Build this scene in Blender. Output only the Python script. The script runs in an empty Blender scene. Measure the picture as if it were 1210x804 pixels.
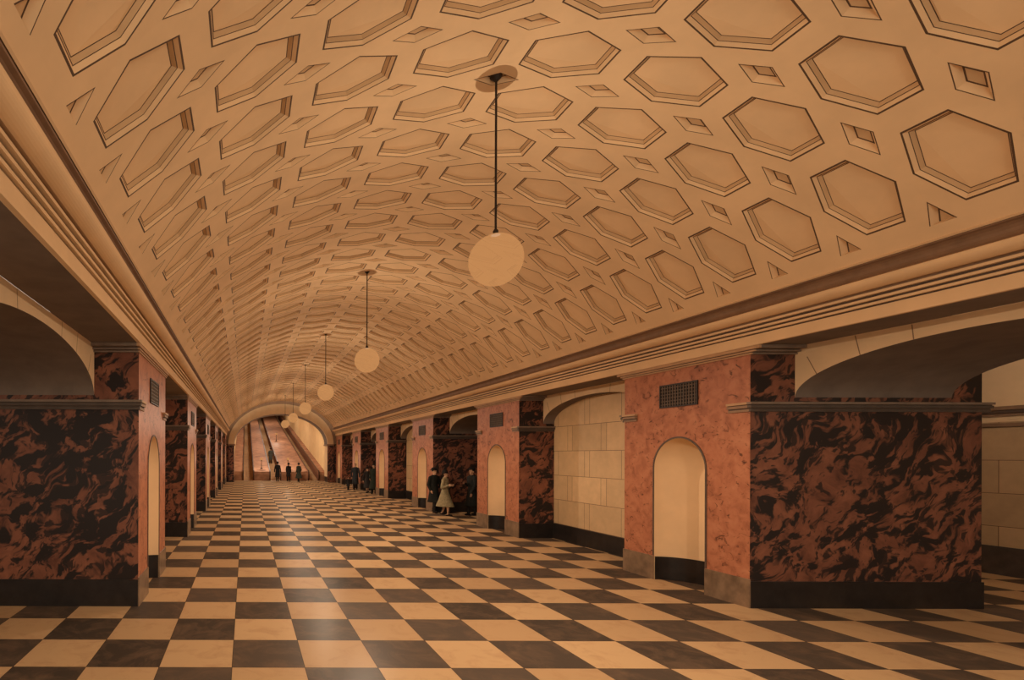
import bpy, bmesh, math, random
from mathutils import Vector, Matrix
from mathutils.geometry import delaunay_2d_cdt
PI = math.pi
random.seed(7)
sc = bpy.context.scene
COL = sc.collection

# ------------------------------------------------------------------ measures (metres; x across, y along the hall, z up)
HW = 4.58            # half width of the hall between pillar faces
EYE = 2.27
CAMX = -2.98
PITCH = 6.64         # one bay
P0 = 7.86            # near edge of the first pillar
PL = 2.60            # pillar length along the hall
PD = 3.47            # pillar depth away from the hall
TOP = 3.92           # underside of the entablature
ARX = 0.67           # arch plane behind the hall face
ARB = 3.02           # back arch plane
WALLX = 11.60        # outer wall of the side aisles
YEND = 44.0
YBACK = -1.6
VX, VZ0, VZ1 = 4.33, 4.59, 6.77
VR = (VX * VX + (VZ1 - VZ0) ** 2) / (2 * (VZ1 - VZ0))
VCZ = VZ1 - VR

# ------------------------------------------------------------------ materials
def mat(name):
    m = bpy.data.materials.new(name); m.use_nodes = True
    nt = m.node_tree; b = nt.nodes['Principled BSDF']
    return m, nt, b

def N(nt, t, **kw):
    n = nt.nodes.new(t)
    for k, v in kw.items():
        setattr(n, k, v)
    return n

def math_node(nt, op, a, b=None):
    n = N(nt, 'ShaderNodeMath', operation=op)
    for i, v in enumerate((a, b)):
        if v is None: continue
        if isinstance(v, (int, float)): n.inputs[i].default_value = v
        else: nt.links.new(v, n.inputs[i])
    return n.outputs[0]

def noise(nt, vec, scale, detail=3, rough=.5, dist=0.0):
    n = N(nt, 'ShaderNodeTexNoise')
    n.inputs['Scale'].default_value = scale; n.inputs['Detail'].default_value = detail
    n.inputs['Roughness'].default_value = rough; n.inputs['Distortion'].default_value = dist
    if vec is not None: nt.links.new(vec, n.inputs['Vector'])
    return n.outputs['Fac']

def ramp(nt, fac, stops, interp='LINEAR'):
    r = N(nt, 'ShaderNodeValToRGB'); r.color_ramp.interpolation = interp
    e = r.color_ramp.elements
    while len(e) < len(stops): e.new(.5)
    for el, (p, c) in zip(e, stops):
        el.position = p; el.color = (*c, 1)
    nt.links.new(fac, r.inputs['Fac'])
    return r.outputs['Color']

def mixc(nt, fac, a, b):
    n = N(nt, 'ShaderNodeMix', data_type='RGBA')
    if isinstance(fac, (int, float)): n.inputs[0].default_value = fac
    else: nt.links.new(fac, n.inputs[0])
    for i, v in ((6, a), (7, b)):
        if isinstance(v, tuple): n.inputs[i].default_value = (*v, 1)
        else: nt.links.new(v, n.inputs[i])
    return n.outputs[2]

def pos(nt):
    return N(nt, 'ShaderNodeNewGeometry').outputs['Position']

def mapped(nt, vec, rot=(0, 0, 0), scale=(1, 1, 1), loc=(0, 0, 0)):
    m = N(nt, 'ShaderNodeMapping')
    m.inputs['Rotation'].default_value = rot; m.inputs['Scale'].default_value = scale
    m.inputs['Location'].default_value = loc
    nt.links.new(vec, m.inputs['Vector'])
    return m.outputs[0]

def plain(name, c, rough=.6, var=.12, scale=3.0, metal=0.0, spec=.3):
    m, nt, b = mat(name)
    f = noise(nt, pos(nt), scale, 4, .6)
    lo = tuple(x * (1 - var) for x in c); hi = tuple(min(1, x * (1 + var)) for x in c)
    nt.links.new(ramp(nt, f, [(.3, lo), (.7, hi)]), b.inputs['Base Color'])
    b.inputs['Roughness'].default_value = rough; b.inputs['Metallic'].default_value = metal
    b.inputs['Specular IOR Level'].default_value = spec
    return m

M = {}
M['plaster'] = plain('cream_plaster', (.78, .54, .31), .8, .07, 1.4)
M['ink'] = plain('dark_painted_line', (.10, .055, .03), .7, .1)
M['taupe'] = plain('shade_plaster', (.18, .135, .105), .85, .15, 2.5)  # darker than the cream: shade under arches and soffits painted in
M['black_stone'] = plain('black_stone', (.022, .017, .015), .3, .3, 6, spec=.3)
M['skirting'] = plain('glare_brown_stone', (.20, .125, .075), .3, .35, 5)  # glare on the hall-side plinth painted as a lighter grey-brown
M['moulding'] = plain('brown_moulding', (.26, .15, .085), .6, .15, 5)
M['moulding_light'] = plain('tan_moulding', (.46, .27, .14), .6, .12, 5)
M['dark_moulding'] = plain('dark_moulding', (.10, .062, .042), .6, .2, 5)
M['cross_moulding'] = plain('shade_and_skirting_brown', (.085, .060, .045), .6, .2, 5)  # shaded copy of brown moulding for cross faces; plain colour on aisle skirting
M['cross_moulding_light'] = plain('shaded_tan_moulding', (.20, .14, .10), .6, .2, 5)  # shaded copy of tan moulding for cross faces
M['step'] = plain('tan_coffer_step', (.60, .40, .22), .8, .1, 2)
M['tread'] = plain('tan_treads', (.52, .33, .18), .7, .15, 2)
M['lattice'] = plain('bronze_lattice', (.12, .075, .045), .5, .2, 8)
M['iron'] = plain('dark_iron', (.035, .026, .022), .5, .2, 8, metal=.3)
M['backing'] = plain('dark_backing', (.016, .013, .012), .9, .2)  # near-black sheet behind the grille bars
M['wood'] = plain('red_brown_wood', (.20, .085, .045), .6, .3, 4, spec=.1)
M['deck'] = plain('brown_deck', (.33, .165, .095), .6, .35, 1.6, spec=.1)
M['rubber'] = plain('black_rubber', (.02, .015, .013), .4, .2)
M['ring'] = plain('arch_stone', (.70, .48, .27), .7, .08, 2)
M['tunnel'] = plain('yellow_plaster', (.76, .53, .27), .8, .08, 1)

def red_marble():
    m, nt, b = mat('red_marble')
    p = pos(nt)
    f = noise(nt, mapped(nt, p, (.5, .3, .2), (1, 1, 1)), 5.0, 6, .62, .6)
    c = ramp(nt, f, [(.25, (.24, .085, .045)), (.5, (.42, .155, .08)), (.75, (.50, .21, .11))])
    f2 = noise(nt, mapped(nt, p, (.6, .2, .1), (1, 2.0, 2.6), (3, 1, 5)), 3.2, 5, .6, 1.6)
    k = ramp(nt, f2, [(.57, (0, 0, 0)), (.68, (1, 1, 1))])
    nt.links.new(mixc(nt, k, c, (.12, .045, .024)), b.inputs['Base Color'])
    b.inputs['Roughness'].default_value = .4; b.inputs['Specular IOR Level'].default_value = .1
    return m
M['red_marble'] = red_marble()

def dark_marble():
    m, nt, b = mat('blotched_dark_marble')
    p = pos(nt)
    def warp(vec, scale, amt, detail=2):
        w = N(nt, 'ShaderNodeTexNoise'); w.inputs['Scale'].default_value = scale; w.inputs['Detail'].default_value = detail
        nt.links.new(vec, w.inputs['Vector'])
        c = N(nt, 'ShaderNodeVectorMath', operation='SUBTRACT'); nt.links.new(w.outputs['Color'], c.inputs[0]); c.inputs[1].default_value = (.5, .5, .5)
        vm = N(nt, 'ShaderNodeVectorMath', operation='SCALE'); nt.links.new(c.outputs[0], vm.inputs[0]); vm.inputs['Scale'].default_value = amt
        va = N(nt, 'ShaderNodeVectorMath', operation='ADD'); nt.links.new(vec, va.inputs[0]); nt.links.new(vm.outputs[0], va.inputs[1])
        return va.outputs[0]
    v = warp(warp(p, 1.3, .75), 5.5, .16)
    v1 = mapped(nt, mapped(nt, v, (0, math.radians(40), 0)), (0, 0, 0), (3.0, 3.0, 7.0))
    f1 = noise(nt, v1, 1.0, 3, .55)
    v2 = mapped(nt, mapped(nt, v, (0, math.radians(62), 0), (1, 1, 1), (4, 2, 7)), (0, 0, 0), (5.5, 5.5, 11.0))
    f2 = noise(nt, v2, 1.0, 2, .5)
    big = noise(nt, p, .55, 2, .5)
    base = ramp(nt, noise(nt, v, 3.2, 6, .65), [(.28, (.095, .038, .025)), (.5, (.20, .078, .047)), (.75, (.30, .118, .066))])
    thr = math_node(nt, 'MULTIPLY', math_node(nt, 'SUBTRACT', big, .5), .30)
    k1 = ramp(nt, math_node(nt, 'ADD', f1, thr), [(.475, (0, 0, 0)), (.55, (1, 1, 1))])
    k2 = ramp(nt, math_node(nt, 'ADD', f2, thr), [(.55, (0, 0, 0)), (.61, (.9, .9, .9))])
    k = N(nt, 'ShaderNodeMix', data_type='RGBA', blend_type='LIGHTEN'); k.inputs[0].default_value = 1
    nt.links.new(k1, k.inputs[6]); nt.links.new(k2, k.inputs[7])
    c = mixc(nt, k.outputs[2], base, (.026, .019, .017))
    nt.links.new(c, b.inputs['Base Color'])
    b.inputs['Roughness'].default_value = .35; b.inputs['Specular IOR Level'].default_value = .12
    return m
M['dark_marble'] = dark_marble()

def block_mat(name, period, gap, course, z0, axis, base):
    """pale stone blocks laid in courses; with gap > 0 a narrow block stands between the wide ones"""
    m, nt, b = mat(name)
    s = N(nt, 'ShaderNodeSeparateXYZ'); nt.links.new(pos(nt), s.inputs[0])
    h = s.outputs[axis]; z = s.outputs[2]
    zr = math_node(nt, 'DIVIDE', math_node(nt, 'SUBTRACT', z, z0), course)
    ci = math_node(nt, 'FLOOR', zr)
    zf = math_node(nt, 'MULTIPLY', math_node(nt, 'FRACT', zr), course)
    par = math_node(nt, 'MODULO', math_node(nt, 'ABSOLUTE', ci), 2.0)
    hh = math_node(nt, 'ADD', h, math_node(nt, 'MULTIPLY', par, period * .47))
    hr = math_node(nt, 'DIVIDE', hh, period)
    hf = math_node(nt, 'MULTIPLY', math_node(nt, 'FRACT', hr), period)
    w = .011
    l1 = math_node(nt, 'LESS_THAN', zf, w)
    l2 = math_node(nt, 'LESS_THAN', hf, w)
    j = math_node(nt, 'MAXIMUM', l1, l2)
    if gap:
        d = math_node(nt, 'ABSOLUTE', math_node(nt, 'SUBTRACT', hf, gap))
        j = math_node(nt, 'MAXIMUM', j, math_node(nt, 'LESS_THAN', d, w / 2))
    cid = math_node(nt, 'ADD', math_node(nt, 'MULTIPLY', math_node(nt, 'FLOOR', hr), 7.13), math_node(nt, 'MULTIPLY', ci, 3.71))
    wn = N(nt, 'ShaderNodeTexWhiteNoise', noise_dimensions='1D'); nt.links.new(cid, wn.inputs['W'])
    t = ramp(nt, wn.outputs['Value'], [(0, tuple(x * .88 for x in base)), (1, tuple(x * 1.06 for x in base))])
    n2 = ramp(nt, noise(nt, pos(nt), 3.5, 5, .65), [(.3, (.84, .84, .84)), (.7, (1, 1, 1))])
    mm = N(nt, 'ShaderNodeMix', data_type='RGBA', blend_type='MULTIPLY'); mm.inputs[0].default_value = 1
    nt.links.new(t, mm.inputs[6]); nt.links.new(n2, mm.inputs[7])
    nt.links.new(mixc(nt, j, mm.outputs[2], (.16, .085, .04)), b.inputs['Base Color'])
    b.inputs['Roughness'].default_value = .55
    return m
M['bay_blocks'] = block_mat('pale_bay_blocks', 1.30, .20, .66, .42, 1, (.70, .46, .24))
M['aisle_blocks'] = block_mat('pale_aisle_blocks', 1.45, 0, .64, .29, 1, (.66, .43, .23))

def floor_mat():
    m, nt, b = mat('chequered_stone_floor')
    s = N(nt, 'ShaderNodeSeparateXYZ'); nt.links.new(pos(nt), s.inputs[0])
    xr = math_node(nt, 'DIVIDE', math_node(nt, 'ADD', s.outputs[0], 78.0), .78)
    yr = math_node(nt, 'DIVIDE', math_node(nt, 'ADD', s.outputs[1], 83 - 5.60), .83)
    ix = math_node(nt, 'FLOOR', xr); iy = math_node(nt, 'FLOOR', yr)
    par = math_node(nt, 'MODULO', math_node(nt, 'ADD', ix, iy), 2.0)
    cid = math_node(nt, 'ADD', math_node(nt, 'MULTIPLY', ix, 12.989), math_node(nt, 'MULTIPLY', iy, 78.233))
    wn = N(nt, 'ShaderNodeTexWhiteNoise', noise_dimensions='1D'); nt.links.new(cid, wn.inputs['W'])
    dark = ramp(nt, wn.outputs['Value'], [(0, (.058, .042, .031)), (1, (.105, .075, .055))])
    light = ramp(nt, wn.outputs['Value'], [(0, (.44, .27, .138)), (1, (.54, .345, .18))])
    cl = noise(nt, pos(nt), 2.6, 6, .7, .8)
    dk = mixc(nt, ramp(nt, cl, [(.45, (0, 0, 0)), (.8, (1, 1, 1))]), dark, (.17, .105, .065))
    lt = mixc(nt, ramp(nt, cl, [(.5, (0, 0, 0)), (.85, (1, 1, 1))]), light, (.36, .20, .10))
    # parity fixed so that the tile ahead of the camera matches
    c = mixc(nt, par, dk, lt)
    fx = math_node(nt, 'FRACT', xr); fy = math_node(nt, 'FRACT', yr)
    j = math_node(nt, 'MAXIMUM', math_node(nt, 'LESS_THAN', fx, .010), math_node(nt, 'LESS_THAN', fy, .010))
    nt.links.new(mixc(nt, j, c, (.07, .042, .028)), b.inputs['Base Color'])
    b.inputs['Roughness'].default_value = .9
    b.inputs['Specular IOR Level'].default_value = 0
    g = N(nt, 'ShaderNodeBsdfGlossy'); g.inputs['Roughness'].default_value = .3; g.inputs['Color'].default_value = (1, .95, .9, 1)
    mx = N(nt, 'ShaderNodeMixShader'); mx.inputs[0].default_value = .028
    nt.links.new(b.outputs[0], mx.inputs[1]); nt.links.new(g.outputs[0], mx.inputs[2])
    nt.links.new(mx.outputs[0], nt.nodes['Material Output'].inputs['Surface'])
    return m
M['floor'] = floor_mat()

def globe_mat(name, c, strength):
    """frosted glass: part of the lamp's light passes straight through, the rest glows"""
    m = bpy.data.materials.new(name); m.use_nodes = True
    nt = m.node_tree; nt.nodes.clear()
    out = N(nt, 'ShaderNodeOutputMaterial')
    em = N(nt, 'ShaderNodeEmission'); em.inputs['Color'].default_value = (*c, 1); em.inputs['Strength'].default_value = strength
    tr = N(nt, 'ShaderNodeBsdfTransparent'); tr.inputs['Color'].default_value = (1, .95, .88, 1)
    mx = N(nt, 'ShaderNodeMixShader'); mx.inputs[0].default_value = .62
    nt.links.new(tr.outputs[0], mx.inputs[1]); nt.links.new(em.outputs[0], mx.inputs[2])
    nt.links.new(mx.outputs[0], out.inputs['Surface'])
    return m
M['globe'] = globe_mat('frosted_globe', (.415, .193, .07), 1.0)

# ------------------------------------------------------------------ mesh helpers
class MB:
    def __init__(s): s.v = []; s.f = []; s.m = []; s.mats = []
    def mi(s, m):
        if m not in s.mats: s.mats.append(m)
        return s.mats.index(m)
    def face(s, pts, m):
        i = len(s.v); s.v += [tuple(p) for p in pts]; s.f.append(list(range(i, i + len(pts)))); s.m.append(s.mi(m))
    def grid(s, rows, m, close=False):
        i = len(s.v); n = len(rows[0]); k = s.mi(m)
        for r in rows: s.v += [tuple(p) for p in r]
        for a in range(len(rows) - 1):
            for b in range(n if close else n - 1):
                c = (b + 1) % n
                s.f.append([i + a * n + b, i + a * n + c, i + (a + 1) * n + c, i + (a + 1) * n + b]); s.m.append(k)
    def box(s, x0, x1, y0, y1, z0, z1, m):
        p = [(x0, y0, z0), (x1, y0, z0), (x1, y1, z0), (x0, y1, z0), (x0, y0, z1), (x1, y0, z1), (x1, y1, z1), (x0, y1, z1)]
        i = len(s.v); s.v += p; k = s.mi(m)
        for q in ((0, 3, 2, 1), (4, 5, 6, 7), (0, 1, 5, 4), (1, 2, 6, 5), (2, 3, 7, 6), (3, 0, 4, 7)):
            s.f.append([i + a for a in q]); s.m.append(k)
    def lathe(s, prof, m, n=32, c=(0, 0, 0)):
        rows = [[(c[0] + r * math.cos(2 * PI * j / n), c[1] + r * math.sin(2 * PI * j / n), c[2] + z) for j in range(n)] for r, z in prof]
        s.grid(rows, m, True)
    def capsule(s, p0, r0, p1, r1, m, n=12, k=4):
        p0 = Vector(p0); p1 = Vector(p1); d = p1 - p0; L = d.length
        d = d.normalized() if L > 1e-6 else Vector((0, 0, 1))
        a = d.orthogonal().normalized(); b = d.cross(a)
        rows = []
        prof = [(-r0 * math.cos(t * PI / 2 / k), r0 * math.sin(t * PI / 2 / k)) for t in range(k + 1)]
        prof += [(L + r1 * math.sin(t * PI / 2 / k), r1 * math.cos(t * PI / 2 / k)) for t in range(k + 1)]
        for h, r in prof:
            r = max(r, 1e-4)
            rows.append([p0 + d * h + (a * math.cos(2 * PI * j / n) + b * math.sin(2 * PI * j / n)) * r for j in range(n)])
        s.grid(rows, m, True)
        s.face(rows[0][::-1], m); s.face(rows[-1], m)
    def ell(s, c, r, m, n=16, k=10, rot=None):
        rows = []
        for t in range(k + 1):
            th = PI * t / k; rr = max(math.sin(th), 1e-3)
            row = []
            for j in range(n):
                v = Vector((r[0] * rr * math.cos(2 * PI * j / n), r[1] * rr * math.sin(2 * PI * j / n), -r[2] * math.cos(th)))
                if rot: v = rot @ v
                row.append(Vector(c) + v)
            rows.append(row)
        s.grid(rows, m, True); s.face(rows[0][::-1], m); s.face(rows[-1], m)
    def mesh(s, name, weld=False, smooth=None):
        me = bpy.data.meshes.new(name); me.from_pydata(s.v, [], s.f)
        for m in s.mats: me.materials.append(m)
        me.polygons.foreach_set('material_index', s.m)
        if weld or smooth is not None:
            bm = bmesh.new(); bm.from_mesh(me)
            bmesh.ops.remove_doubles(bm, verts=bm.verts, dist=1e-4)
            bmesh.ops.recalc_face_normals(bm, faces=bm.faces)
            if smooth is not None:
                for f in bm.faces: f.smooth = True
                for e in bm.edges:
                    if len(e.link_faces) == 2 and e.calc_face_angle(0) > smooth: e.smooth = False
            bm.to_mesh(me); bm.free()
        me.update()
        return me
    def build(s, name, parent=None, weld=True, smooth=None):
        o = bpy.data.objects.new(name, s.mesh(name, weld, smooth)); COL.objects.link(o)
        if parent: o.parent = parent
        return o

def tag(o, label=None, cat=None, group=None, kind=None):
    if label: o['label'] = label
    if cat: o['category'] = cat
    if group: o['group'] = group
    if kind: o['kind'] = kind
    return o

def empty(name, loc, rz=0):
    o = bpy.data.objects.new(name, None); COL.objects.link(o)
    o.location = loc; o.rotation_euler = (0, 0, rz); o.empty_display_size = .2
    return o

def kids(o): return [c for c in bpy.data.objects if c.parent == o]
def copy_tree(o, parent=None):
    ch = kids(o)
    c = o.copy(); COL.objects.link(c)
    if parent: c.parent = parent
    for k in ch: copy_tree(k, c)
    return c

# ------------------------------------------------------------------ floor
f = MB()
f.face([(-WALLX - .1, YBACK, 0), (WALLX + .1, YBACK, 0), (WALLX + .1, YEND + 3.2, 0), (-WALLX - .1, YEND + 3.2, 0)], M['floor'])
fl = f.build('floor'); tag(fl, 'polished floor of large black and tan chequered stone tiles', 'floor', kind='structure')

# ------------------------------------------------------------------ vault with hexagonal and diamond coffers
CU, CZ = 1.22, .83
HEX = [(-.45, -.17), (0, -.33), (.45, -.17), (.45, .17), (0, .33), (-.45, .17)]
DA, DB = .25, .10

def vmap(u, y, d=0):
    r = VR + d
    return (r * math.sin(u / VR), y, VCZ + r * math.cos(u / VR))

def cell_template():
    V, E = [], []
    def loop(pts, closed=True):
        i = len(V); V.extend(Vector(p) for p in pts)
        n = len(pts)
        for k in range(n if closed else n - 1): E.append((i + k, i + (k + 1) % n))
    hu, hz = CU / 2, CZ / 2
    b = []
    n = 8
    for k in range(n): b.append((-hu + CU * k / n, -hz))
    for k in range(6): b.append((hu, -hz + CZ * k / 6))
    for k in range(n): b.append((hu - CU * k / n, hz))
    for k in range(6): b.append((-hu, hz - CZ * k / 6))
    loop(b)
    loop(HEX)
    loop([(x * 1.045, y * 1.05) for x, y in HEX])
    for sx in (-1, 1):
        for sy in (-1, 1):
            for k in (1.0, 1.09):
                loop([(sx * (hu - DA * k), sy * hz), (sx * hu, sy * (hz - DB * k))], False)
    for u in (-.53, .53):
        for y in (-.2, 0, .2): V.append(Vector((u, y)))
    r = delaunay_2d_cdt(V, E, [], 0, 1e-5)
    verts, faces = r[0], r[2]
    def inhex(x, y, sx=1.0, sy=1.0):
        x = abs(x) / sx; y = abs(y) / sy
        return x < .45 and y < .33 - (.16 / .45) * x
    out = []
    for fc in faces:
        cx = sum(verts[i][0] for i in fc) / len(fc); cy = sum(verts[i][1] for i in fc) / len(fc)
        if abs(cx) > hu or abs(cy) > hz: continue
        if inhex(cx, cy): continue
        q = (hu - abs(cx)) / DA + (hz - abs(cy)) / DB
        if q < 1: continue
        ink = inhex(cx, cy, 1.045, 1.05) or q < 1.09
        out.append((fc, ink))
    return [tuple(v) for v in verts], out

def build_ceiling():
    cv, cf = cell_template()
    mb = MB()
    P, I = M['plaster'], M['ink']
    nrow0 = -9; nrow1 = 46
    for col in range(8):
        u0 = (col - 3.5) * CU
        for row in range(nrow0, nrow1 + 1):
            y0 = 5.02 + CZ * row
            i0 = len(mb.v)
            mb.v += [vmap(u0 + a, y0 + b) for a, b in cv]
            for fc, ink in cf:
                mb.f.append([i0 + k for k in fc]); mb.m.append(mb.mi(I if ink else P))
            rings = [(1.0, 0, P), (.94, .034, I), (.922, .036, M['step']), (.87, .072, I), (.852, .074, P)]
            pr = [[vmap(u0 + x * s, y0 + y * s, d) for x, y in HEX] for s, d, _ in rings]
            for a in range(len(rings) - 1): mb.grid(pr[a:a + 2], rings[a][2], True)
            mb.face(pr[-1], P)
            for sx in (-1, 1):
                for sy in (-1, 1):
                    cu, cy = u0 + sx * CU / 2, y0 + sy * CZ / 2
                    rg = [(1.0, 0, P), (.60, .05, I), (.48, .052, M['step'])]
                    q = [[vmap(cu - sx * DA * s, cy, d), vmap(cu, cy - sy * DB * s, d)] for s, d, _ in rg]
                    for a in range(2): mb.grid(q[a:a + 2], rg[a][2])
                    mb.face([q[-1][0], q[-1][1], vmap(cu, cy, .052)], M['step'])
                    if (col == 0 and sx < 0) or (col == 7 and sx > 0):
                        mb.face([q[0][1], q[1][1], q[2][1], vmap(cu, cy, .052), vmap(cu, cy, 0)], P)
    ya, yb = 5.02 + CZ * (nrow0 - .5), 5.02 + CZ * (nrow1 + .5)
    ue = VR * math.asin(VX / VR)
    for s in (-1, 1):
        mb.grid([[vmap(s * 4 * CU, ya), vmap(s * 4 * CU, yb)], [vmap(s * ue, ya), vmap(s * ue, yb)]], P)
    o = mb.build('ceiling', weld=False)
    tag(o, 'barrel vault with hexagonal coffers and small diamond recesses', 'ceiling', kind='structure')
build_ceiling()

# ------------------------------------------------------------------ entablature along both sides
def cornice(side, name, where):
    pl, ik = M['plaster'], M['ink']
    # (distance in front of the pillar face, height, material of the piece up to the next point)
    pr = [(.0, 3.92, M['plaster']), (.05, 3.92, pl), (.05, 4.07, M['dark_moulding']), (.03, 4.075, M['dark_moulding']), (.03, 4.09, pl),  # dark grooves: shade painted into the recesses
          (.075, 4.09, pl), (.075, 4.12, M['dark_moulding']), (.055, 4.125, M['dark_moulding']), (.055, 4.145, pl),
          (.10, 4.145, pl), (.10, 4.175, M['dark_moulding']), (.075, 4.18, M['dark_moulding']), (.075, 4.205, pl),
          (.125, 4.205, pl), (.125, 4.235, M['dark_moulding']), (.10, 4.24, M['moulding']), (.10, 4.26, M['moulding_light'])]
    for t in range(9):
        a = t / 8
        pr.append((.14 + .14 * math.sin(a * PI / 2), 4.262 + .085 * (1 - math.cos(a * PI / 2)), pl))
    pr += [(.285, 4.362, M['moulding_light']), (.26, 4.375, M['moulding'])]
    for t in range(9):
        a = PI * (.5 + t / 8 * .95)
        pr.append((.245 + .10 * math.cos(a) * 1.0, 4.468 - .088 * math.sin(a), M['moulding']))  # brown paints the shade inside the cove
    pr += [(.235, 4.565, ik), (.245, 4.566, pl), (.262, 4.578, pl), (.25, 4.594, ik), (.243, 4.599, pl)]
    mb = MB()
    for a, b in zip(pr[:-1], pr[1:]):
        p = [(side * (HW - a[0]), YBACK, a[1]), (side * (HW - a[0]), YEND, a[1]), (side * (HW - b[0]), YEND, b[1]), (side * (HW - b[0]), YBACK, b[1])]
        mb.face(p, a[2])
    o = mb.build(name)
    tag(o, 'long stepped cream cornice under the vault along the %s row of pillars' % where, 'cornice', kind='structure')
cornice(-1, 'trim_1', 'left')
cornice(1, 'trim_2', 'right')

# ------------------------------------------------------------------ pillars (local x = away from the hall, y = along it)
SHADED = {'brown_moulding': M['cross_moulding'], 'dark_moulding': M['dark_moulding'], 'tan_moulding': M['cross_moulding_light']}  # shade on the cross faces painted as darker copies
def moulding_loop(mb, x0, x1, hl, z0, steps, m, ret=None, xproj=.04):
    """stacked fillets along both cross faces; ret = length of the return on the hall face"""
    z = z0
    for h, p, mt in steps:
        for s in (-1, 1):
            y0, y1 = (hl, hl + p) if s > 0 else (-hl - p, -hl)
            mb.box(x0 - (xproj * p / .06 if ret else 0), x1, y0, y1, z, z + h, SHADED[mt.name])
            if ret:
                ya, yb = (hl - ret, hl) if s > 0 else (-hl, -hl + ret)
                mb.box(x0 - xproj * p / .06, x0, ya, yb, z, z + h, mt)
        z += h

def make_pillar():
    root = empty('pillar', (HW, 0, 0))
    hl = PL / 2; nr = .54; ns = 2.05
    # marble facing towards the hall with the arched opening of the niche
    mb = MB(); RM = M['red_marble']
    for s in (-1, 1): mb.face([(0, s * nr, 0), (0, s * hl, 0), (0, s * hl, TOP), (0, s * nr, TOP)], RM)
    arc = [(nr * -math.cos(PI * t / 24), ns + nr * math.sin(PI * t / 24)) for t in range(25)]
    for a, b in zip(arc[:-1], arc[1:]): mb.face([(0, a[0], a[1]), (0, b[0], b[1]), (0, b[0], TOP), (0, a[0], TOP)], RM)
    for s in (-1, 1): mb.face([(0, s * nr, ns), (0, s * nr, TOP), (0, s * nr, TOP), (0, s * nr, ns)], RM) if False else None
    tag(mb.build('hall_facing', root), 'bright red marble facing')
    mb = MB(); DM = M['dark_marble']
    for s in (-1, 1): mb.face([(0, s * hl, 0), (PD, s * hl, 0), (PD, s * hl, 4.4), (0, s * hl, 4.4)], DM)
    mb.face([(PD, -hl, 0), (PD, hl, 0), (PD, hl, 4.4), (PD, -hl, 4.4)], DM)
    tag(mb.build('shaft', root), 'dark marble with black blotches')
    # niche: half cylinder and half dome
    mb = MB(); rows = []
    for z in (0, .5, 1.0, 1.5, ns):
        rows.append([(nr * math.sin(PI * t / 24), -nr * math.cos(PI * t / 24), z) for t in range(25)])
    for k in range(1, 13):
        th = PI / 2 * k / 12; r = max(nr * math.cos(th), .001)
        rows.append([(r * math.sin(PI * t / 24), -r * math.cos(PI * t / 24), ns + nr * math.sin(th)) for t in range(25)])
    mb.grid(rows, M['plaster'])
    tag(mb.build('niche', root, smooth=.6), 'cream plaster niche with half dome')
    # thin bead around the niche mouth
    mb = MB(); w = .028
    out = [(-nr - w, .44)] + [((nr + w) * -math.cos(PI * t / 24), ns + (nr + w) * math.sin(PI * t / 24)) for t in range(25)] + [(nr + w, .44)]
    inn = [(-nr, .44)] + arc + [(nr, .44)]
    mb.grid([[(0, a, b) for a, b in out], [(-.012, a, b) for a, b in out], [(-.012, a, b) for a, b in inn], [(.01, a, b) for a, b in inn]], M['dark_moulding'])
    mb.build('niche_bead', root)
    # skirting stones
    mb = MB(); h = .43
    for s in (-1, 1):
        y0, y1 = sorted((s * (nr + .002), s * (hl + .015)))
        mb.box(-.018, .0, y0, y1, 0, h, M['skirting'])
    tag(mb.build('hall_skirting', root), 'polished skirting, its glare painted grey-brown')
    mb = MB()
    for s in (-1, 1):
        y0, y1 = sorted((s * hl, s * (hl + .016)))
        mb.box(0, PD + .02, y0, y1, 0, .40, M['black_stone'])
    mb.box(PD, PD + .02, -hl, hl, 0, .40, M['black_stone'])
    tag(mb.build('skirting', root), 'black stone skirting')
    mb = MB()
    r1 = nr - .02
    A = [(r1 * math.sin(PI * t / 24), -r1 * math.cos(PI * t / 24)) for t in range(25)]
    mb.grid([[(a, b, 0) for a, b in A], [(a, b, .42) for a, b in A], [(a * nr / r1, b * nr / r1, .42) for a, b in A]], M['black_stone'])
    tag(mb.build('niche_skirting', root, smooth=.5), 'curved black skirting inside the niche')
    mb = MB()
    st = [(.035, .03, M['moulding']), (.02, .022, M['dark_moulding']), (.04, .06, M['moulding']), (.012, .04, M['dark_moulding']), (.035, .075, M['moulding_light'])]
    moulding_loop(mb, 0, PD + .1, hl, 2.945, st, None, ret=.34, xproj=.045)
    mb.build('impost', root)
    mb = MB()
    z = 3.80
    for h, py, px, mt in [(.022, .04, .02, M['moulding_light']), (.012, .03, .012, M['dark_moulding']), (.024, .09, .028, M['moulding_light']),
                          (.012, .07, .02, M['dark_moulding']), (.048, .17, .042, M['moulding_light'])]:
        mb.box(0, ARX, -hl - py, hl + py, z, z + h, SHADED[mt.name]); mb.box(-px, -.0005, -hl - py, hl + py, z, z + h, mt); z += h
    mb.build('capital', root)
    return root

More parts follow.
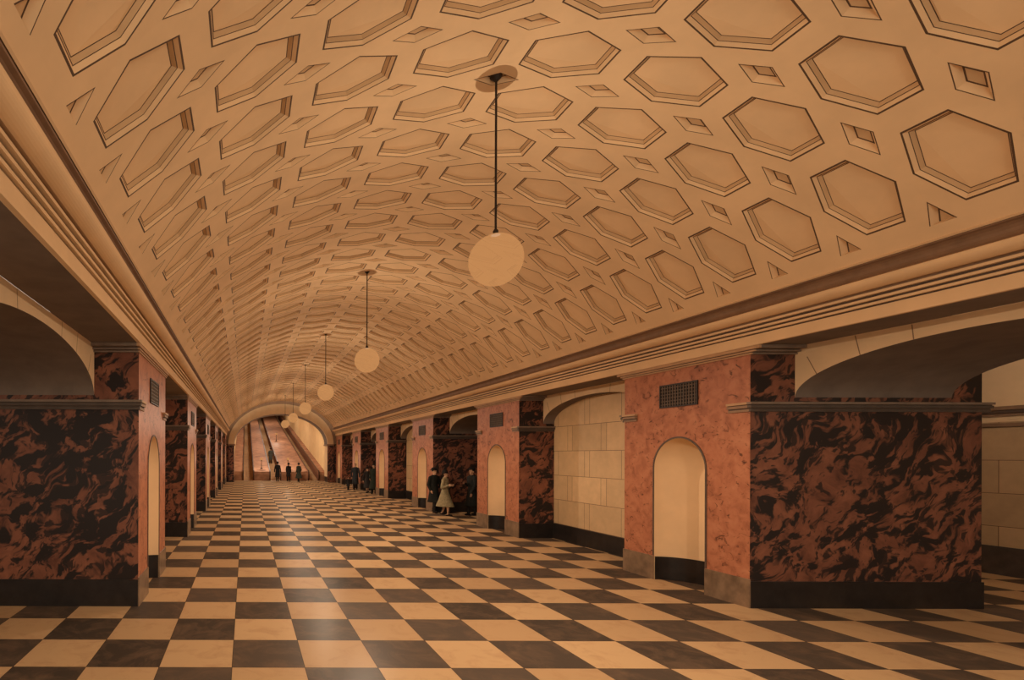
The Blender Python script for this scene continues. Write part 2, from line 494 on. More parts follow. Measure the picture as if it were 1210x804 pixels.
# ------------------------------------------------------------------ arches over the bays
BH = (PITCH - PL) / 2
def make_arch(half=BH):
    root = empty('archway', (HW, 0, 0))
    n = 40
    arc = []
    for t in range(n + 1):
        a = PI * t / n
        arc.append((-half * math.cos(a), 3.16 + .59 * math.sin(a)))
    mb = MB()
    for a, b in zip(arc[:-1], arc[1:]):
        mb.face([(ARX, a[0], a[1]), (ARX, b[0], b[1]), (ARX, b[0], TOP), (ARX, a[0], TOP)], M['plaster'])
        mb.face([(ARB, a[0], a[1]), (ARB, b[0], b[1]), (ARB, b[0], 4.4), (ARB, a[0], 4.4)], M['plaster'])
    mb.build('spandrel', root)
    mb = MB()   # fine joints between the arch stones
    for t in (7, 12, 16, 24, 28, 33):
        y, z = arc[t]; a = PI * t / n
        dy, dz = -math.cos(a) * .59, math.sin(a) * half
        L = math.hypot(dy, dz); dy /= L; dz /= L
        top = min(.30, (TOP - z) / max(dz, .01) - .01)
        e = (dz * .006, -dy * .006)
        mb.face([(ARX - .002, y - e[0], z - e[1]), (ARX - .002, y + e[0], z + e[1]), (ARX - .002, y + dy * top + e[0], z + dz * top + e[1]), (ARX - .002, y + dy * top - e[0], z + dz * top - e[1])], M['moulding'])
    mb.build('stone_joint', root)
    mb = MB()
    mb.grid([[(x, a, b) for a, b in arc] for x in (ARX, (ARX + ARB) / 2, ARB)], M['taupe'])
    tag(mb.build('vault', root, smooth=.5), 'underside of the arch, its shade painted in taupe')
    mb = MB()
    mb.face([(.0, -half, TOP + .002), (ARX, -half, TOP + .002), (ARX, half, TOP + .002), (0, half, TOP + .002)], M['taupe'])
    tag(mb.build('soffit', root), 'flat soffit with painted shade')
    return root

def make_partition(half=BH):
    root = empty('partition', (HW, 0, 0))
    mb = MB(); x = .97
    mb.face([(x, -half, 0), (x, half, 0), (x, half, 4.0), (x, -half, 4.0)], M['bay_blocks'])
    mb.build('block_wall', root)
    mb = MB(); mb.box(x - .03, x, -half, half, 0, .42, M['black_stone'])
    tag(mb.build('skirting', root), 'black skirting')
    return root

ORD = ['nearest', 'second', 'third', 'fourth', 'fifth', 'farthest']
pil = make_pillar(); used = False
pillars = []
for side in (1, -1):
    for k in range(6):
        p = copy_tree(pil) if used else pil
        used = True
        p.location = (side * HW, P0 + PITCH * k + PL / 2, 0); p.rotation_euler.z = 0 if side > 0 else PI
        w = 'right' if side > 0 else 'left'
        tag(p, '%s red marble pillar with arched niche in the %s-hand row' % (ORD[k], w), 'pillar', 'marble pillars of the %s row' % w, 'structure')
        pillars.append((side, k, p))

arch = make_arch(); part = make_partition()
first_a, first_p = True, True
BAYN = ['in front of the nearest', 'between the nearest and second', 'between the second and third', 'between the third and fourth', 'between the fourth and fifth', 'between the fifth and farthest']
for side in (1, -1):
    w = 'right' if side > 0 else 'left'
    for k in range(6):
        yc = P0 + PITCH * k - BH
        a = arch if first_a else copy_tree(arch)
        first_a = False
        a.location = (side * HW, yc, 0); a.rotation_euler.z = 0 if side > 0 else PI
        tag(a, 'cream segmental arch %s %s-hand pillar%s' % (BAYN[k], w, '' if k == 0 else 's'), 'arch', 'arches of the %s row' % w, 'structure')
        if k % 2 == 1:
            q = part if first_p else copy_tree(part)
            first_p = False
            q.location = (side * HW, yc, 0); q.rotation_euler.z = 0 if side > 0 else PI
            tag(q, 'pale block wall closing the bay %s %s-hand pillars' % (BAYN[k], w), 'wall', 'block walls of the %s row' % w, 'structure')
    # arch stretch running on towards the viewer's back
    b = MB(); x0, x1 = sorted((side * HW, side * (HW + ARB)))
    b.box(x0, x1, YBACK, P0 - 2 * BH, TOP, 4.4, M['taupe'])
    tag(b.build('beam_right' if side > 0 else 'beam_left'), 'plain shade-painted lintel continuing from the front %s arch' % w, 'beam', kind='structure')

# ------------------------------------------------------------------ side aisles
for side in (1, -1):
    w = 'right' if side > 0 else 'left'
    root = empty('wall_' + w, (side * WALLX, 0, 0)); tag(root, 'outer %s aisle wall of pale blocks' % w, 'wall', kind='structure')
    s = side
    mb = MB(); mb.face([(0, YBACK, 0), (0, YEND, 0), (0, YEND, 4.4), (0, YBACK, 4.4)], M['aisle_blocks'])
    mb.face([(-s * .012, YBACK, 2.95), (-s * .012, YEND, 2.95), (-s * .012, YEND, 4.4), (-s * .012, YBACK, 4.4)], M['plaster'])
    mb.build('block_wall', root)
    mb = MB()
    for z0, z1, d, mt in ((2.86, 2.93, .03, M['moulding']), (3.06, 3.12, .04, M['moulding']), (3.12, 3.18, .07, M['dark_moulding']), (3.18, 3.25, .09, M['moulding'])):
        x0, x1 = sorted((0, -s * d)); mb.box(x0, x1, YBACK, YEND, z0, z1, mt)
    mb.build('moulding', root)
    mb = MB(); x0, x1 = sorted((0, -s * .03)); mb.box(x0, x1, YBACK, YEND, 0, .55, M['cross_moulding'])
    tag(mb.build('skirting', root), 'dark brown skirting')
    mb = MB(); x0, x1 = sorted((s * (HW + ARB), s * WALLX))
    mb.face([(x0, YBACK, 4.4), (x1, YBACK, 4.4), (x1, YEND, 4.4), (x0, YEND, 4.4)], M['plaster'])
    tag(mb.build('ceiling_' + w), 'flat plaster ceiling of the %s aisle' % w, 'ceiling', kind='structure')

# ------------------------------------------------------------------ end wall with its arch and the rising tunnel beyond
def ell_arc(a, z0, rise, n=40):
    return [(-a * math.cos(PI * t / n), z0 + rise * math.sin(PI * t / n)) for t in range(n + 1)]
def build_end():
    root = empty('wall_end', (0, YEND, 0)); tag(root, 'end wall with a broad cream arch opening onto the escalators', 'wall', kind='structure')
    y0, y1 = 0.0, 2.0
    zs = 3.20
    outer = ell_arc(4.42, zs, 3.36); inner = ell_arc(3.93, zs, 2.55)
    big = [(x * 3.0, zs + (z - zs) * 2.2) for x, z in outer]
    mb = MB()
    for i in range(40):
        a, b, c, d = outer[i], outer[i + 1], big[i + 1], big[i]
        mb.face([(a[0], y0 + .12, a[1]), (b[0], y0 + .12, b[1]), (c[0], y0 + .12, c[1]), (d[0], y0 + .12, d[1])], M['moulding'])
    for s in (-1, 1):
        mb.face([(s * 4.40, y0 + .12, 0), (s * 13, y0 + .12, 0), (s * 13, y0 + .12, zs), (s * 4.40, y0 + .12, zs)], M['dark_marble'])
    mb.build('surround', root)
    mb = MB()
    mb.grid([[(x, y0 + .12, z) for x, z in outer], [(x, y0, z) for x, z in outer], [(x, y0, z) for x, z in inner], [(x, y0 + .3, z) for x, z in inner]], M['ring'])
    tag(mb.build('arch_ring', root), 'cream stone ring of the arch')
    mb = MB()
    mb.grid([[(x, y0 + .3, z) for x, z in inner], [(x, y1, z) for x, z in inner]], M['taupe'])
    tag(mb.build('intrados', root, smooth=.5), 'underside of the arch with painted shade')
    mb = MB()
    for s in (-1, 1):
        x0, x1 = sorted((s * 3.93, s * 4.40)); mb.box(x0, x1, y0, y0 + .3, 0, zs, M['dark_marble'])
        x0, x1 = sorted((s * 3.95, s * 4.40)); mb.box(x0, x1, y0 + .3, y1, .45, zs - .12, M['ring'])
        mb.box(x0, x1, y0 + .3, y1, 0, .45, M['black_stone'])
        x0, x1 = sorted((s * 3.86, s * 4.45)); mb.box(x0, x1, y0 - .03, y1, zs - .12, zs, M['moulding'])
    mb.build('jamb', root)
    return root
build_end()

SL = .165; YS = YEND + 3.0     # slope of the escalators and where they begin
def rz(y): return max(0.0, y - YS) * SL
YTOP = 104.0
def build_tunnel():
    a = 4.15
    mb = MB()
    n = 24
    prof = [(-a, -.3), (-a, 3.2)] + [(-a * math.cos(PI * t / n), 3.2 + 3.2 * math.sin(PI * t / n)) for t in range(1, n)] + [(a, 3.2), (a, -.3)]
    ys = [YEND + 2.0, YS, YTOP]
    mb.grid([[(x, y, z + rz(y)) for x, z in prof] for y in ys], M['tunnel'])
    # shoulder between the hall's end wall and the tunnel
    inner = ell_arc(3.93, 3.20, 2.55, 40); big = [(x * 1.6, 3.2 + (z - 3.2) * 1.7) for x, z in inner]
    mb.grid([[(x, YEND + 2.0, z) for x, z in inner], [(x, YEND + 2.0, z) for x, z in big]], M['tunnel'])
    for s in (-1, 1): mb.face([(s * 3.95, YEND + 2, 0), (s * 6, YEND + 2, 0), (s * 6, YEND + 2, 3.2), (s * 3.95, YEND + 2, 3.2)], M['tunnel'])
    tag(mb.build('ceiling_tunnel', smooth=.5), 'yellow plaster vault of the rising escalator tunnel', 'vault', kind='structure')
    mb = MB(); z = rz(YTOP)
    mb.face([(-a, YTOP, z - 1), (a, YTOP, z - 1), (a, YTOP, z + 7), (-a, YTOP, z + 7)], M['deck'])
    tag(mb.build('wall_tunnel'), 'far wall at the head of the escalators', 'wall', kind='structure')
build_tunnel()

# lanes in hall coordinates
LANES = [(-2.98 + .27, .42), (-2.98 + 2.66, .42), (-2.98 + 6.07, .40)]
def make_escalator(cx, hw, label):
    root = empty('escalator', (cx, YS, 0))
    tag(root, label, 'escalator', 'escalators beyond the end arch')
    L = YTOP - YS - .1
    mb = MB(); n = 150
    rows = []
    for i in range(n):
        y = .4 + (L - .4) * i / n; y2 = .4 + (L - .4) * (i + 1) / n
        z = SL * y2
        rows.append([(-hw, y, z), (hw, y, z)]); rows.append([(-hw, y2, z), (hw, y2, z)])
    rows = [[(-hw, -.5, .01), (hw, -.5, .01)], [(-hw, .4, .01), (hw, .4, .01)]] + rows
    mb.grid(rows, M['tread'])
    tag(mb.build('step_band', root), 'pale ribbed steps')
    for s in (-1, 1):
        mb = MB(); x0, x1 = sorted((s * hw, s * (hw + .10)))
        # side panel with rounded newel end
        prof = [(-.62 + .45 - .45 * math.sin(PI * t / 8), .45 - .45 * math.cos(PI * t / 8)) for t in range(9)]
        prof = [(y, z + .0) for y, z in prof] + [(.3, .92), (L, .92 + SL * L), (L, SL * L - .4), (.3, -.02)]
        prof = [(y, max(z, .0) if y < .3 else z) for y, z in prof]
        mb.face([(x0, y, z) for y, z in prof], M['wood']); mb.face([(x1, y, z) for y, z in prof][::-1], M['wood'])
        mb.grid([[(x0, y, z) for y, z in prof], [(x1, y, z) for y, z in prof]], M['wood'], True)
        mb.build('balustrade', root)
        mb = MB(); xc = s * (hw + .05)
        hp = [(-.62 + .45 - .49 * math.sin(PI * t / 8), .45 - .49 * math.cos(PI * t / 8) + .02) for t in range(2, 9)] + [(.3, .96), (L, .96 + SL * L)]
        mb.grid([[(xc - .035, y, z) for y, z in hp], [(xc + .035, y, z) for y, z in hp]], M['rubber'])
        tag(mb.build('handrail', root), 'black handrail')
    return root
make_escalator(*LANES[0], 'left escalator of three, a pale lane rising straight up beyond the arch')
make_escalator(*LANES[1], 'middle escalator of three, with one person riding up it')
make_escalator(*LANES[2], 'right escalator of three, beside the plain yellow tunnel wall')
def deck(x0, x1, name, label):
    mb = MB(); L = YTOP - .1
    pr = [(YS - .35, 0), (YS - .35, .55), (YS - .2, .80), (YS + .3, .88), (L, .88 + SL * (L - YS)), (L, SL * (L - YS) - .5), (YS + .3, -.02)]
    mb.face([(x0, y, z) for y, z in pr], M['deck']); mb.face([(x1, y, z) for y, z in pr][::-1], M['deck'])
    mb.grid([[(x0, y, z) for y, z in pr], [(x1, y, z) for y, z in pr]], M['deck'], True)
    tag(mb.build(name), label, 'deck', kind='structure')
e = [(c - h - .10, c + h + .10) for c, h in LANES]
deck(-4.14, e[0][0] - .003, 'trim_3', 'brown sloping deck between the left wall and left escalator')
deck(e[0][1] + .003, e[1][0] - .003, 'trim_4', 'brown sloping deck between the left and middle escalators')
deck(e[1][1] + .003, e[2][0] - .003, 'trim_5', 'brown sloping deck between the middle and right escalators')
deck(e[2][1] + .003, 4.14, 'trim_6', 'brown sloping deck between right escalator and yellow wall')

# ------------------------------------------------------------------ lamps
LIGHT_C = (1.0, .86, .70)
def point(name, loc, watts, parent, size=0.0):
    l = bpy.data.lights.new(name, 'POINT'); l.energy = watts; l.color = LIGHT_C; l.shadow_soft_size = size
    o = bpy.data.objects.new(name, l); COL.objects.link(o); o.location = loc; o.parent = parent
    return o
LW = 175; SW = 800
def make_pendant():
    root = empty('pendant_lamp', (0, 0, VZ1 + .05))
    gz = 4.61 - (VZ1 + .05); r = .302
    mb = MB(); mb.lathe([(.001, .0), (.065, .0), (.07, -.02), (.045, -.05), (.02, -.075), (.001, -.075)], M['iron'], 24)
    mb.build('ceiling_plate', root, smooth=.6)
    mb = MB(); mb.lathe([(.013, -.05), (.013, gz + r + .02)], M['iron'], 10)
    mb.build('rod', root, smooth=.6)
    mb = MB(); mb.lathe([(.013, gz + r + .07), (.03, gz + r + .045), (.03, gz + r + .02), (.045, gz + r + .004), (.052, gz + r - .006), (.001, gz + r - .006)], M['iron'], 24)
    mb.build('cap', root, smooth=.6)
    mb = MB()
    mb.lathe([(r * math.sin(PI * t / 32) if 0 < t < 32 else 0.0, gz - r * math.cos(PI * t / 32)) for t in range(33)], M['globe'], 48)
    g = mb.build('globe', root, smooth=3)
    point('bulb', (0, 0, gz - .25), LW, root)
    l = bpy.data.lights.new('added_down_spot', 'SPOT'); l.energy = SW; l.color = LIGHT_C; l.shadow_soft_size = 0  # extra downward spot added inside the globe to brighten floor and walls
    l.spot_size = math.radians(176); l.spot_blend = .45
    o = bpy.data.objects.new('added_down_spot', l); COL.objects.link(o); o.location = (0, 0, gz - .25); o.parent = root
    return root
pend = make_pendant()
PL_LAB = ['nearest and largest white globe lamp, hanging on a long rod from the vault', 'second nearest globe lamp hanging from the vault, in front of the coffers',
          'third globe lamp hanging from the vault, just above the end arch', 'fourth globe lamp hanging from the vault, overlapping the arch ring',
          'fifth globe lamp hanging from the vault, inside the end arch', 'smallest and farthest globe lamp hanging from the vault']
for k in range(-1, 6):
    o = pend if k == -1 else copy_tree(pend)
    o.location = (0, 6.265 + PITCH * k, VZ1 + .05)
    tag(o, PL_LAB[k] if k >= 0 else 'globe lamp hanging from the vault behind the viewer', 'lamp', 'globe lamps along the vault')

def make_torch():
    root = empty('lamp_post', (0, 0, 0))
    mb = MB(); mb.lathe([(.001, 0), (.11, 0), (.11, .05), (.05, .10), (.035, .14), (.001, .14)], M['iron'], 16); mb.build('base', root, smooth=.6)
    mb = MB(); mb.lathe([(.03, .12), (.022, .7), (.05, .72), (.06, .78), (.001, .78)], M['iron'], 12); mb.build('post', root, smooth=.6)
    mb = MB(); r = .13; mb.lathe([(r * math.sin(PI * t / 16) if 0 < t < 16 else 0.0, .9 - r * math.cos(PI * t / 16)) for t in range(17)], M['globe'], 20); mb.build('globe', root, smooth=3)
    point('bulb', (0, 0, .9), 160, root)
    return root
tor = make_torch()
TL = [(-2.98 + 1.46, YS + .6, 'small globe lamp post on the deck left of the middle escalator'),
      (-2.98 + 3.86, YS + .6, 'small globe lamp post at the foot of the deck right of the middle escalator'),
      (-2.98 + 3.86, 65.8, 'small globe lamp post far up the deck right of the middle escalator')]
for i, (x, y, lab) in enumerate(TL):
    o = tor if i == 0 else copy_tree(tor)
    o.location = (x, y, rz(y) + .925); tag(o, lab, 'lamp', 'lamp posts on the escalator decks')

for sd in (-1, 1):                      # unseen fill points added under the ceilings to brighten the aisles
    for k in range(6):
        l = bpy.data.lights.new('aisle_fill', 'POINT'); l.energy = 26; l.color = LIGHT_C; l.shadow_soft_size = .1
        o = bpy.data.objects.new('aisle_fill', l); COL.objects.link(o); o.location = (sd * 9.6, 2.5 + PITCH * k, 4.1)
for y in (50.0, 60.0, 72.0, 86.0):     # unseen fill areas added in the crown to brighten the tunnel
    l = bpy.data.lights.new('tunnel_fill', 'AREA'); l.shape = 'RECTANGLE'; l.size = 1.2; l.size_y = 6; l.energy = 230; l.color = LIGHT_C
    o = bpy.data.objects.new('tunnel_fill', l); COL.objects.link(o); o.location = (0, y, 6.2 + rz(y)); o.rotation_euler = (math.atan(SL), 0, 0)

# ------------------------------------------------------------------ vent grilles
def make_vent():
    root = empty('vent_grille', (HW, 0, 3.14))
    mb = MB(); w, h = .40, .41
    mb.face([(-.004, -w, 0), (-.004, w, 0), (-.004, w, h), (-.004, -w, h)], M['backing']); mb.build('backing', root)
    mb = MB(); t = .022
    for a in ((-w, w, 0, t), (-w, w, h - t, h), (-w, -w + t, t, h - t), (w - t, w, t, h - t)): mb.box(-.024, -.002, a[0], a[1], a[2], a[3], M['iron'])
    mb.build('frame', root)
    mb = MB()
    for i in range(1, 14):
        y = -w + 2 * w * i / 14; mb.box(-.018, -.006, y - .007, y + .007, t, h - t, M['lattice'])
    for i in range(1, 7):
        z = h * i / 7; mb.box(-.016, -.007, -w + t, w - t, z - .006, z + .006, M['lattice'])
    mb.build('lattice', root)
    return root
vent = make_vent(); fv = True
for side, k, p in pillars:
    v = vent if fv else copy_tree(vent); fv = False
    v.location = (side * HW, p.location.y, 3.14); v.rotation_euler.z = 0 if side > 0 else PI
    w = 'right' if side > 0 else 'left'
    tag(v, 'dark lattice vent grille above the niche of the %s %s-hand pillar' % (ORD[k], w), 'vent', 'vent grilles above the niches')

# ------------------------------------------------------------------ people
def fabric(name, c): return plain(name, c, .85, .25, 14, spec=.1)
SKIN = plain('skin', (.55, .31, .18), .6, .05, 10)
HAIR = fabric('dark_hair', (.03, .018, .012))
EYEM = plain('eye_dark', (.02, .015, .012), .3, .1)
LIP = plain('lips', (.35, .12, .08), .5, .05)

def remeshed(mb, name, voxel, parent, smooth_it=3):
    me = mb.mesh(name + '_src')
    o = bpy.data.objects.new(name + '_src', me); COL.objects.link(o)
    r = o.modifiers.new('r', 'REMESH'); r.mode = 'VOXEL'; r.voxel_size = voxel
    s = o.modifiers.new('s', 'SMOOTH'); s.factor = .5; s.iterations = smooth_it
    dg = bpy.context.evaluated_depsgraph_get(); dg.update()
    nm = bpy.data.meshes.new_from_object(o.evaluated_get(dg))
    bpy.data.objects.remove(o); bpy.data.meshes.remove(me)
    nm.name = name
    nm.materials.clear()
    for m in mb.mats: nm.materials.append(m)
    for p in nm.polygons: p.use_smooth = True; p.material_index = 0
    ob = bpy.data.objects.new(name, nm); COL.objects.link(ob); ob.parent = parent
    return ob

def person(label, loc, rot, H=1.75, coat=(.02, .02, .018), legs=(.02, .018, .016), hem=.55, flare=.20, stride=.16, arms='hang', hat='fedora',
           skirt=False, hatc=(.02, .016, .014), group=None, vox=.0058, lean=0.0):
    """local: faces -y, feet at z 0, built for 1.75 m and scaled"""
    k = H / 1.75
    root = empty('person', loc, rot); root.scale = (k, k, k)
    tag(root, label, 'person', group)
    wom = skirt
    sh = .185 if wom else .205
    hipz, kneez, ankz, shz = .93, .50, .085, 1.43
    # legs
    J = {}
    for s, st in ((-1, stride), (1, -stride)):
        hip = Vector((s * .095, 0, hipz)); ank = Vector((s * .085, -st, ankz + (.03 if st < 0 else 0)))
        kn = (hip + ank) / 2 + Vector((0, -.05 - abs(st) * .2, .01)); kn.z = kneez + (.0 if st > 0 else -.01)
        J[s] = (hip, kn, ank)
    A = {}
    for s in (-1, 1):
        S = Vector((s * (sh - .012), .0, shz - .03))
        mode = arms if isinstance(arms, str) else arms[0 if s < 0 else 1]
        if mode == 'hang':
            E = S + Vector((s * .055, .02 - .10 * s * (1 if stride else 0), -.29)); W = E + Vector((s * .01, -.05 - .10 * s * (1 if stride else 0), -.245)); D = Vector((0, -.15, -1))
        elif mode == 'bent':
            E = S + Vector((s * .06, .03, -.29)); W = E + Vector((-s * .06, -.20, .08)); D = Vector((-s * .3, -1, .25))
        elif mode == 'pocket':
            E = S + Vector((s * .045, .05, -.285)); W = E + Vector((s * .0, -.12, -.20)); D = Vector((-s * .3, -.4, -1))
        else:  # raised
            E = S + Vector((s * .09, -.06, -.26)); W = E + Vector((s * .05, -.16, .19)); D = Vector((0, -.3, 1))
        A[s] = (S, E, W, D.normalized())
    b = MB()
    b.ell((0, 0, .98), (.130 if wom else .15, .10, .13), SKIN); b.ell((0, .0, 1.14), (.135, .095, .16), SKIN); b.ell((0, .005, 1.31), (.165, .11, .16), SKIN)
    b.capsule((-sh + .03, 0, 1.425), .055, (sh - .03, 0, 1.425), .055, SKIN)
    b.capsule((0, .01, 1.42), .062, (0, -.012, 1.54), .052, SKIN)
    hd = (0, -.022, 1.640)
    b.ell((0, -.012, 1.655), (.073, .092, .096), SKIN); b.ell((0, -.045, 1.592), (.052, .058, .058), SKIN)
    b.capsule((0, -.098, 1.655), .009, (0, -.118, 1.622), .015, SKIN, 8, 3)
    b.ell((0, -.092, 1.548), (.022, .018, .016), SKIN)
    for s in (-1, 1): b.ell((s * .076, .0, 1.632), (.010, .022, .032), SKIN)
    b.ell((0, -.085, 1.683), (.055, .022, .012), SKIN)
    for s in (-1, 1):
        hip, kn, ank = J[s]
        b.capsule(hip, .088, kn, .056, SKIN); b.capsule(kn, .056, ank, .038, SKIN)
        b.capsule(kn + (ank - kn) * .25 + Vector((0, .018, 0)), .050, kn + (ank - kn) * .5 + Vector((0, .012, 0)), .042, SKIN)
        b.capsule(ank + Vector((0, .03, -.045)), .036, ank + Vector((0, -.13, -.055)), .028, SKIN)
        S, E, W, D = A[s]
        b.capsule(S, .052, E, .040, SKIN); b.capsule(E, .040, W, .027, SKIN)
        # palm, thumb, four fingers
        side = Vector((s, 0, 0)); across = D.cross(side).normalized(); 
        pc = W + D * .075
        for q in (-.024, -.008, .008, .024): b.capsule(W + D * .02 + across * q * .6, .014, W + D * .085 + across * q * 1.1, .011, SKIN, 8, 3)
        for q, ln in ((-.029, .062), (-.0098, .078), (.0098, .074), (.029, .058)):
            p0 = W + D * .09 + across * q; p1 = p0 + D * ln * .5 - side * .006 + across * q * .16; p2 = p1 + D * ln * .42 - side * .022 + across * q * .10
            b.capsule(p0, .0088, p1, .0080, SKIN, 8, 3); b.capsule(p1, .0080, p2, .0068, SKIN, 8, 3)
        t0 = W + D * .03 - across * .022; t1 = t0 + D * .035 - across * .026 - side * .012; t2 = t1 + D * .032 - across * .006 - side * .008
        b.capsule(t0, .012, t1, .0105, SKIN, 8, 3); b.capsule(t1, .0105, t2, .009, SKIN, 8, 3)
    body = remeshed(b, 'body', vox, root, 2)
    for s in (-1, 1):
        e = MB(); e.ell((s * .030, -.094, 1.655), (.011, .009, .008), EYEM, 10, 6)
        e.build('eye', root, smooth=3)
    e = MB(); e.ell((0, -.100, 1.585), (.024, .009, .006), LIP, 10, 6); e.build('mouth', root, smooth=3)
    h = MB()
    h.ell((0, .012, 1.672), (.081, .094, .092), HAIR, 20, 12)
    if wom: h.ell((0, .06, 1.60), (.072, .05, .075), HAIR)
    ho = h.build('hair', root, smooth=3)
    # clothes
    cm = fabric('coat_cloth', coat)
    c = MB()
    def ring(z, rx, ry, y=0.0): return [(rx * math.cos(2 * PI * j / 24), y + ry * math.sin(2 * PI * j / 24), z) for j in range(24)]
    wx = .150 if wom else .170
    rows = [ring(1.50, .075, .07), ring(1.47, .12, .09), ring(1.42, sh, .115), ring(1.32, sh - .005, .135), ring(1.15, wx, .125), ring(1.05, wx - (.012 if wom else 0), .12),
            ring(.99, .172, .132), ring(.93, .185, .142), ring((.93 + hem) / 2, .185 + flare * .4 + .0, .15 + flare * .5 + abs(stride) * .3), ring(hem, .185 + flare * .7, .16 + flare + abs(stride) * .7)]
    c.grid(rows, cm, True); c.face(rows[0], cm); c.face(rows[-1][::-1], cm)
    for s in (-1, 1):
        S, E, W, D = A[s]
        c.capsule(S - Vector((s * .012, 0, 0)), .074, E, .061, cm); c.capsule(E, .061, W - D * .005, .046, cm)
    for s in (-1, 1): c.capsule((0, .005, 1.455), .078, (s * (sh - .015), 0, 1.405), .070, cm)
    # collar and lapels, buttons stay in the cloth
    for s in (-1, 1): c.capsule((s * .05, -.06, 1.50), .022, (s * .03, -.125, 1.33), .016, cm, 8, 3)
    c.capsule((-.06, .05, 1.505), .024, (.06, .05, 1.505), .024, cm, 8, 3)
    co = remeshed(c, 'coat', .013, root, 3)
    lm = fabric('leg_cloth', legs)
    t = MB()
    if wom:
        lm = fabric('stocking_cloth', legs)
    for s in (-1, 1):
        hip, kn, ank = J[s]; r = .0 if not wom else -.022
        t.capsule(hip, .098 + r, kn, .075 + r, lm); t.capsule(kn, .075 + r, ank + Vector((0, .0, .01)), .062 + r, lm)
    remeshed(t, 'stockings' if wom else 'trousers', .013, root, 2)
    sm = fabric('shoe_leather', (.018, .013, .011))
    for s in (-1, 1):
        ank = J[s][2]; q = MB(); z = ank.z - .085
        q.ell(ank + Vector((0, -.055, -.045)), (.046, .135, .045), sm, 16, 8)
        q.box(ank.x - .036, ank.x + .036, ank.y + .015, ank.y + .075, z, z + .05, sm)
        remeshed(q, 'shoe', .012, root, 2)
    hm = fabric('hat_felt', hatc)
    if hat:
        q = MB()
        if hat == 'fedora':
            pr = [(.001, 1.815), (.045, 1.812), (.082, 1.80), (.104, 1.775), (.116, 1.715), (.145, 1.707), (.165, 1.715), (.160, 1.703), (.112, 1.695), (.001, 1.70)]
        elif hat == 'cap':
            pr = [(.001, 1.79), (.06, 1.788), (.112, 1.768), (.122, 1.745), (.112, 1.710), (.001, 1.705)]
        else:
            pr = [(.001, 1.815), (.06, 1.808), (.098, 1.775), (.114, 1.72), (.120, 1.69), (.136, 1.672), (.118, 1.672), (.001, 1.70)]
        q.lathe([(r, z) for r, z in pr], hm, 28, (0, .005, 0))
        if hat == 'cap': q.ell((0, -.10, 1.72), (.075, .06, .008), hm)
        q.build('hat', root, smooth=.9)
    return root

def at(px, Y): return (CAMX + (px - 290) / 620 * Y)
G = 'people standing and walking in the hall'
person('man in long black coat and hat, leftmost of the walkers by the third right pillar', (at(513, 20.85), 20.85, 0), math.radians(20), 1.74, (.018, .018, .015), hem=.42, flare=.05, stride=.13, arms=('pocket', 'hang'), group=G)
person('woman in pale grey-green coat and dark hat with one arm bent forward', (at(526, 19.85), 19.85, 0), math.radians(48), 1.68, (.30, .235, .13), (.10, .07, .05), hem=.36, flare=.10, stride=.15, arms=('bent', 'bent'), hat='cloche', skirt=True, group=G)
person('man in dark overcoat standing alone at the edge of the second right pillar', (at(558, 19.9), 19.9, 0), math.radians(-75), 1.78, (.02, .02, .018), hem=.36, flare=.07, stride=.08, arms=('bent', 'hang'), hat='cap', group=G)
person('person in wide dark green coat by the fourth right pillar', (at(443, 30.8), 31.0, 0), math.radians(-30), 1.74, (.022, .026, .018), hem=.30, flare=.16, stride=.08, arms='pocket', hat='cap', group=G, vox=.012)
person('shorter person in dark coat close beside the wide green coat', (at(434, 31.9), 31.9, 0), math.radians(15), 1.52, (.035, .03, .028), hem=.34, flare=.08, stride=.06, arms='hang', hat='cloche', skirt=True, group=G, vox=.012)
person('man in blue-grey coat in front of the fifth right pillar', (at(420, 34.5), 34.5, 0), math.radians(-10), 1.74, (.03, .032, .034), hem=.38, flare=.04, stride=.08, arms='hang', hat=None, group=G, vox=.012)
person('small child in dark clothes beside the man before the fifth right pillar', (at(411.5, 34.2), 34.2, 0), math.radians(10), .85, (.03, .026, .024), hem=.55, flare=.08, stride=.08, arms='hang', hat='cap', group=G, vox=.012)
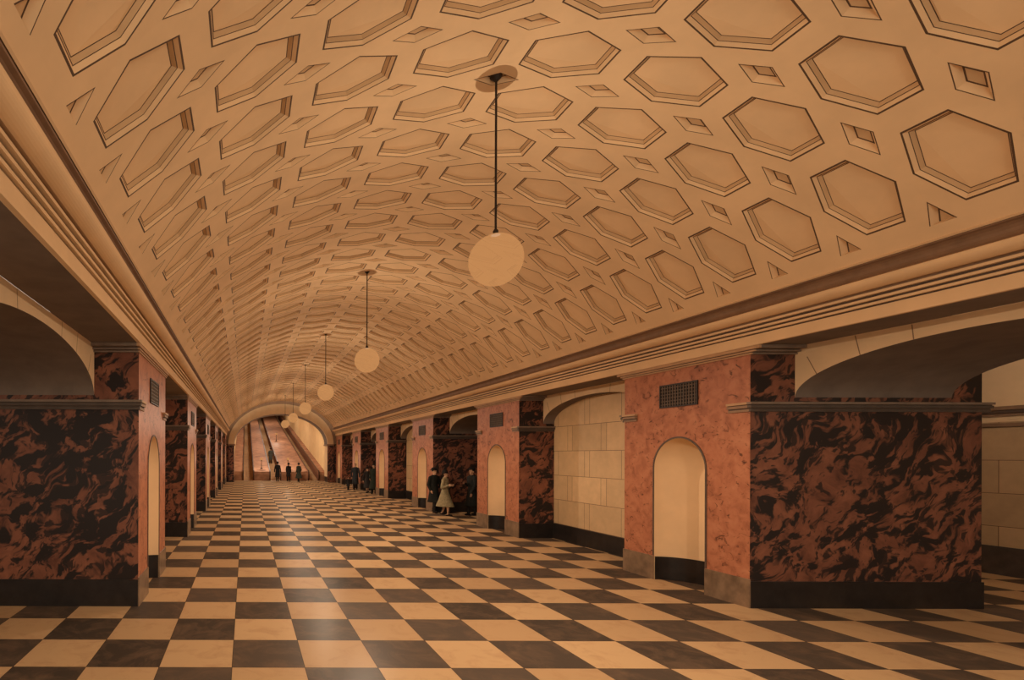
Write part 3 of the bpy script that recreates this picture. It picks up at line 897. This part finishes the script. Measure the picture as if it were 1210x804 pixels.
person('person in black coat, leftmost of three at the foot of the middle escalator', (at(328, 45.0), 45.0, 0), PI, 1.66, (.018, .016, .016), hem=.40, flare=.06, stride=.12, arms='hang', hat='fedora', group=G, vox=.014)
person('person in dark coat, middle of three at the foot of the middle escalator', (at(341, 45.6), 45.6, 0), PI * .9, 1.56, (.024, .02, .02), hem=.46, flare=.05, stride=.16, arms='hang', hat='cloche', group=G, vox=.014)
person('person in wide grey-green coat, rightmost of three at the escalator foot', (at(353, 44.6), 44.6, 0), PI * 1.15, 1.58, (.045, .05, .038), hem=.34, flare=.17, stride=.1, arms='pocket', hat='cloche', group=G, vox=.014)
yp = 55.2
STEP_L = (YTOP - YS - .1 - .4) / 150
def step_z(y):   # height of the tread at y
    return SL * (.4 + STEP_L * (math.floor((y - YS - .4) / STEP_L) + 1))
person('person in grey coat riding up the middle escalator', (LANES[1][0] , yp, step_z(yp)), PI, 1.62, (.06, .062, .055), hem=.45, flare=.06, stride=.04, arms='hang', hat='fedora', group=G, vox=.014)

# ------------------------------------------------------------------ world, camera, colour
w = bpy.data.worlds.new('world'); sc.world = w; w.use_nodes = True
bg = w.node_tree.nodes['Background']; bg.inputs['Color'].default_value = (1.0, .86, .68, 1); bg.inputs['Strength'].default_value = .8

cd = bpy.data.cameras.new('camera'); cam = bpy.data.objects.new('camera', cd); COL.objects.link(cam)
cam.location = (CAMX, 0, EYE)
cam.rotation_euler = (Matrix.Rotation(PI / 2, 3, 'X') @ Matrix.Rotation(math.radians(.18), 3, 'Z')).to_euler()
cd.sensor_fit = 'HORIZONTAL'; cd.sensor_width = 36; cd.lens = 620 / 1210 * 36
cd.shift_x = (605 - 290) / 1210; cd.shift_y = (538 - 402) / 1210
cd.clip_start = .05; cd.clip_end = 300
sc.camera = cam
sc.view_settings.view_transform = 'Standard'; sc.view_settings.look = 'None'
sc.view_settings.gamma = 1; sc.view_settings.use_curve_mapping = False
sc.view_settings.exposure = 0.45
try:
    sc.cycles.use_denoising = True
    sc.cycles.max_bounces = 8; sc.cycles.transparent_max_bounces = 16
    sc.cycles.sample_clamp_indirect = 2.5; sc.cycles.sample_clamp_direct = 12
except Exception: pass
